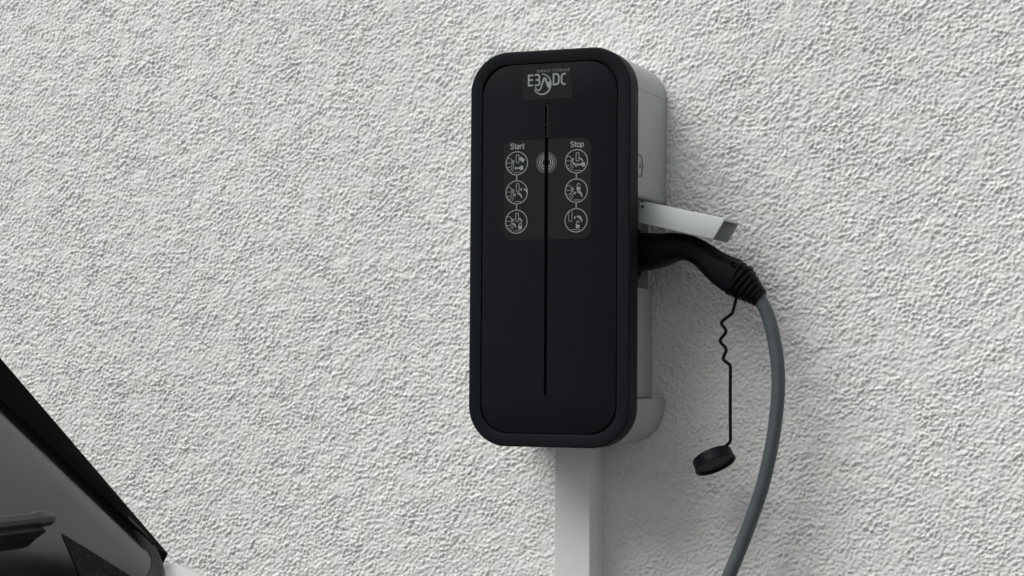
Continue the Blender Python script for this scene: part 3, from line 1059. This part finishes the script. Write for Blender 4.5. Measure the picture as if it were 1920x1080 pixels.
bm = bmesh.new()
s_w, yt = 0.0546, -0.858          # height on the pane and tip of the wiper
rings = []
for y, hh, ww in ((yt, 0.0022, 0.0045), (yt - 0.006, 0.0045, 0.0075), (yt - 0.028, 0.0050, 0.0085), (yt - 0.032, 0.0035, 0.0065), (yt - 0.30, 0.0055, 0.0085), (yt - 0.62, 0.0070, 0.0120)):
    c_ = gp(s_w, y, 0.020)
    rings.append([c_ + gd * a_ * ww + gn * b_ * hh for a_, b_ in ((-1, -1), (1, -1), (1, .3), (.5, 1), (-.5, 1), (-1, .3))])
loft(bm, rings)
wa = finish(bm, 'wiper', M['wiper_arm'], car, 30)
bm = bmesh.new()
rings = []
for y in (yt - 0.020, yt - 0.024, yt - 0.58):
    c_ = gp(s_w - 0.005, y, 0.0080)
    k_ = 0.7 if y == yt - 0.020 else 1.0
    rings.append([c_ + gd * a_ * 0.006 + gn * b_ * 0.0085 * k_ for a_, b_ in ((-1, -.8), (1, -.8), (1.4, 1), (-1.4, 1))])
loft(bm, rings)
finish(bm, 'wiper_blade', M['wiper'], wa, 30)

# body shell: sections along the length, flat deck in the middle and a raised shoulder each side
def section(x, hw, zb, zd, zs):
    h_ = [(0.0, zd), (0.45 * hw, zd), (0.80 * hw, zd), (0.865 * hw, zd + 0.3 * (zs - zd)), (0.895 * hw, zd + 0.8 * (zs - zd)), (0.92 * hw, zs),
          (0.945 * hw, zs - 0.004), (0.967 * hw, zs - 0.014), (0.983 * hw, zs - 0.034), (0.993 * hw, zs - 0.065), (hw, zs - 0.12),
          (hw, zb + 0.55 * (zs - zb)), (0.995 * hw, zb + 0.25 * (zs - zb)), (0.97 * hw, zb + 0.06), (0.90 * hw, zb), (0.5 * hw, zb), (0.0, zb)]
    loop = h_ + [(-y, z) for y, z in h_[-2:0:-1]]
    return [(x, CYC + y, z) for y, z in loop]
bm = bmesh.new()
secs = [(0.185, 0.60, 0.42, 0.62, 0.62), (0.172, 0.76, 0.34, 0.76, 0.765), (0.120, 0.830, 0.29, 0.84, 0.87), (0.040, 0.856, 0.26, 0.90, 0.955),
        (-0.040, 0.870, 0.25, 0.96, 1.012), (-0.080, 0.874, 0.25, 1.000, 1.041), (-0.110, 0.877, 0.24, 1.032, 1.066), (-0.140, 0.880, 0.24, 1.058, 1.092),
        (-0.165, 0.882, 0.24, 1.082, 1.108), (-0.190, 0.884, 0.24, 1.100, 1.1205), (-0.215, 0.885, 0.23, 1.108, 1.1275), (-0.26, 0.886, 0.23, 1.115, 1.130),
        (-0.40, 0.888, 0.22, 1.125, 1.136), (-0.90, 0.89, 0.21, 1.125, 1.130), (-2.0, 0.89, 0.20, 1.10, 1.10), (-2.9, 0.89, 0.20, 1.06, 1.05),
        (-3.3, 0.885, 0.21, 1.02, 1.00), (-3.8, 0.86, 0.23, 0.94, 0.91), (-4.1, 0.80, 0.27, 0.84, 0.82), (-4.24, 0.68, 0.33, 0.72, 0.71), (-4.28, 0.5, 0.42, 0.62, 0.62)]
loft(bm, [section(*q) for q in secs])
finish(bm, 'body', M['paint'], car, 60)
# cabin hull below the panes
def hull_ring(z, xr, xf, hw):
    return [(xr, CYC - hw + .06, z), (xr, CYC + hw - .06, z), (xr - .06, CYC + hw, z), (xf + .12, CYC + hw, z), (xf, CYC + hw - .12, z), (xf, CYC - hw + .12, z), (xf + .12, CYC - hw, z), (xr - .06, CYC - hw, z)]
bm = bmesh.new()
loft(bm, [hull_ring(1.05, -0.145, -3.05, 0.745), hull_ring(1.13, -0.222, -2.98, 0.74), hull_ring(1.30, -0.392, -2.62, 0.705), hull_ring(1.49, -0.600, -2.15, 0.625), hull_ring(1.515, -0.66, -2.05, 0.60)])
finish(bm, 'cabin', M['gloss_black'], car, 30)
bm = bmesh.new()
loft(bm, [hull_ring(1.492, -0.560, -2.12, 0.630), hull_ring(1.520, -0.555, -2.08, 0.625), hull_ring(1.540, -0.60, -2.00, 0.57), hull_ring(1.555, -0.85, -1.75, 0.40)])
finish(bm, 'roof', M['paint'], car, 40)
for sg in (1, -1):
    for xa, xb in ((-0.62, -1.35), (-1.40, -2.30)):
        bm = bmesh.new()
        def wp(x, t, o): 
            return (x, CYC + sg * (0.767 - 0.142 * t + o), 1.145 + 0.335 * t)
        lo, hi = 0.05, 0.95
        fr = xb if xb > -2 else -2.62
        q_ = [(xa if xa < -1 else -0.44, lo), (fr, lo), (xb, hi), (xa if xa < -1 else -0.68, hi)]
        loft(bm, [[wp(x, t, -0.004) for x, t in q_], [wp(x, t, 0.004) for x, t in q_]])
        finish(bm, 'side_window', M['glass'], car, 0)
bm = bmesh.new()
q_ = [(-2.955, .66, 1.155), (-2.955, -.66, 1.155), (-2.20, -.55, 1.475), (-2.20, .55, 1.475)]
loft(bm, [[(x - .01, CYC + y, z + 0.004) for x, y, z in q_], [(x - .022, CYC + y, z + 0.016) for x, y, z in q_]])
finish(bm, 'windscreen', M['glass'], car, 0)
for sg in (1, -1):
    bm = bmesh.new()
    loft(bm, [[(x, CYC + sg * y, z) for y, z in ((.52, .88), (.79, .90), (.80, .98), (.52, .97))] for x in (-0.02, 0.078)])
    bmesh.ops.bevel(bm, geom=bm.edges[:], offset=0.012, segments=2, affect='EDGES')
    finish(bm, 'tail_light', M['tail'], car, 40)
bm = bmesh.new()
loft(bm, rr_rings(-0.26, 0.26, 0.60, 0.71, 0.01, [(0, 0), (0, 0.008)], 4))
for v in bm.verts:
    v.co = Vector((0.172 + v.co.y, CYC + v.co.x, v.co.z))
finish(bm, 'number_plate', M['plate'], car, 0)
def wheel(x, sg):
    yc = CYC + sg * 0.79
    bm = bmesh.new()
    def rng(prof):
        return [[(x + r_ * math.cos(t), yc + sg * d_, 0.335 + r_ * math.sin(t)) for t in np.linspace(0, 2 * math.pi, 41)[:-1]] for r_, d_ in prof]
    loft(bm, rng([(0.22, -0.105), (0.31, -0.11), (0.333, -0.09), (0.335, 0.0), (0.333, 0.085), (0.31, 0.105), (0.235, 0.108), (0.225, 0.08)]))
    wh = finish(bm, 'wheel', M['tyre'], car, 40)
    bm = bmesh.new()
    loft(bm, rng([(0.232, 0.082), (0.232, 0.109), (0.222, 0.110), (0.21, 0.088)]))
    finish(bm, 'rim', M['rim'], wh, 40)
    for k in range(5):
        a_ = 2 * math.pi * k / 5
        bm = bmesh.new()
        dv, tv = Vector((math.cos(a_), 0, math.sin(a_))), Vector((-math.sin(a_), 0, math.cos(a_)))
        c_ = Vector((x, yc, 0.335))
        loft(bm, [[c_ + dv * r_ + tv * w_ * s_ + Vector((0, sg * d_, 0)) for s_, d_ in ((-1, .086), (1, .086), (.7, dd), (-.7, dd))] for r_, w_, dd in ((0.03, 0.035, 0.112), (0.225, 0.022, 0.104))])
        finish(bm, 'spoke', M['rim'], wh, 30)
for wx in (-0.78, -3.42):
    for sg in (1, -1):
        wheel(wx, sg)
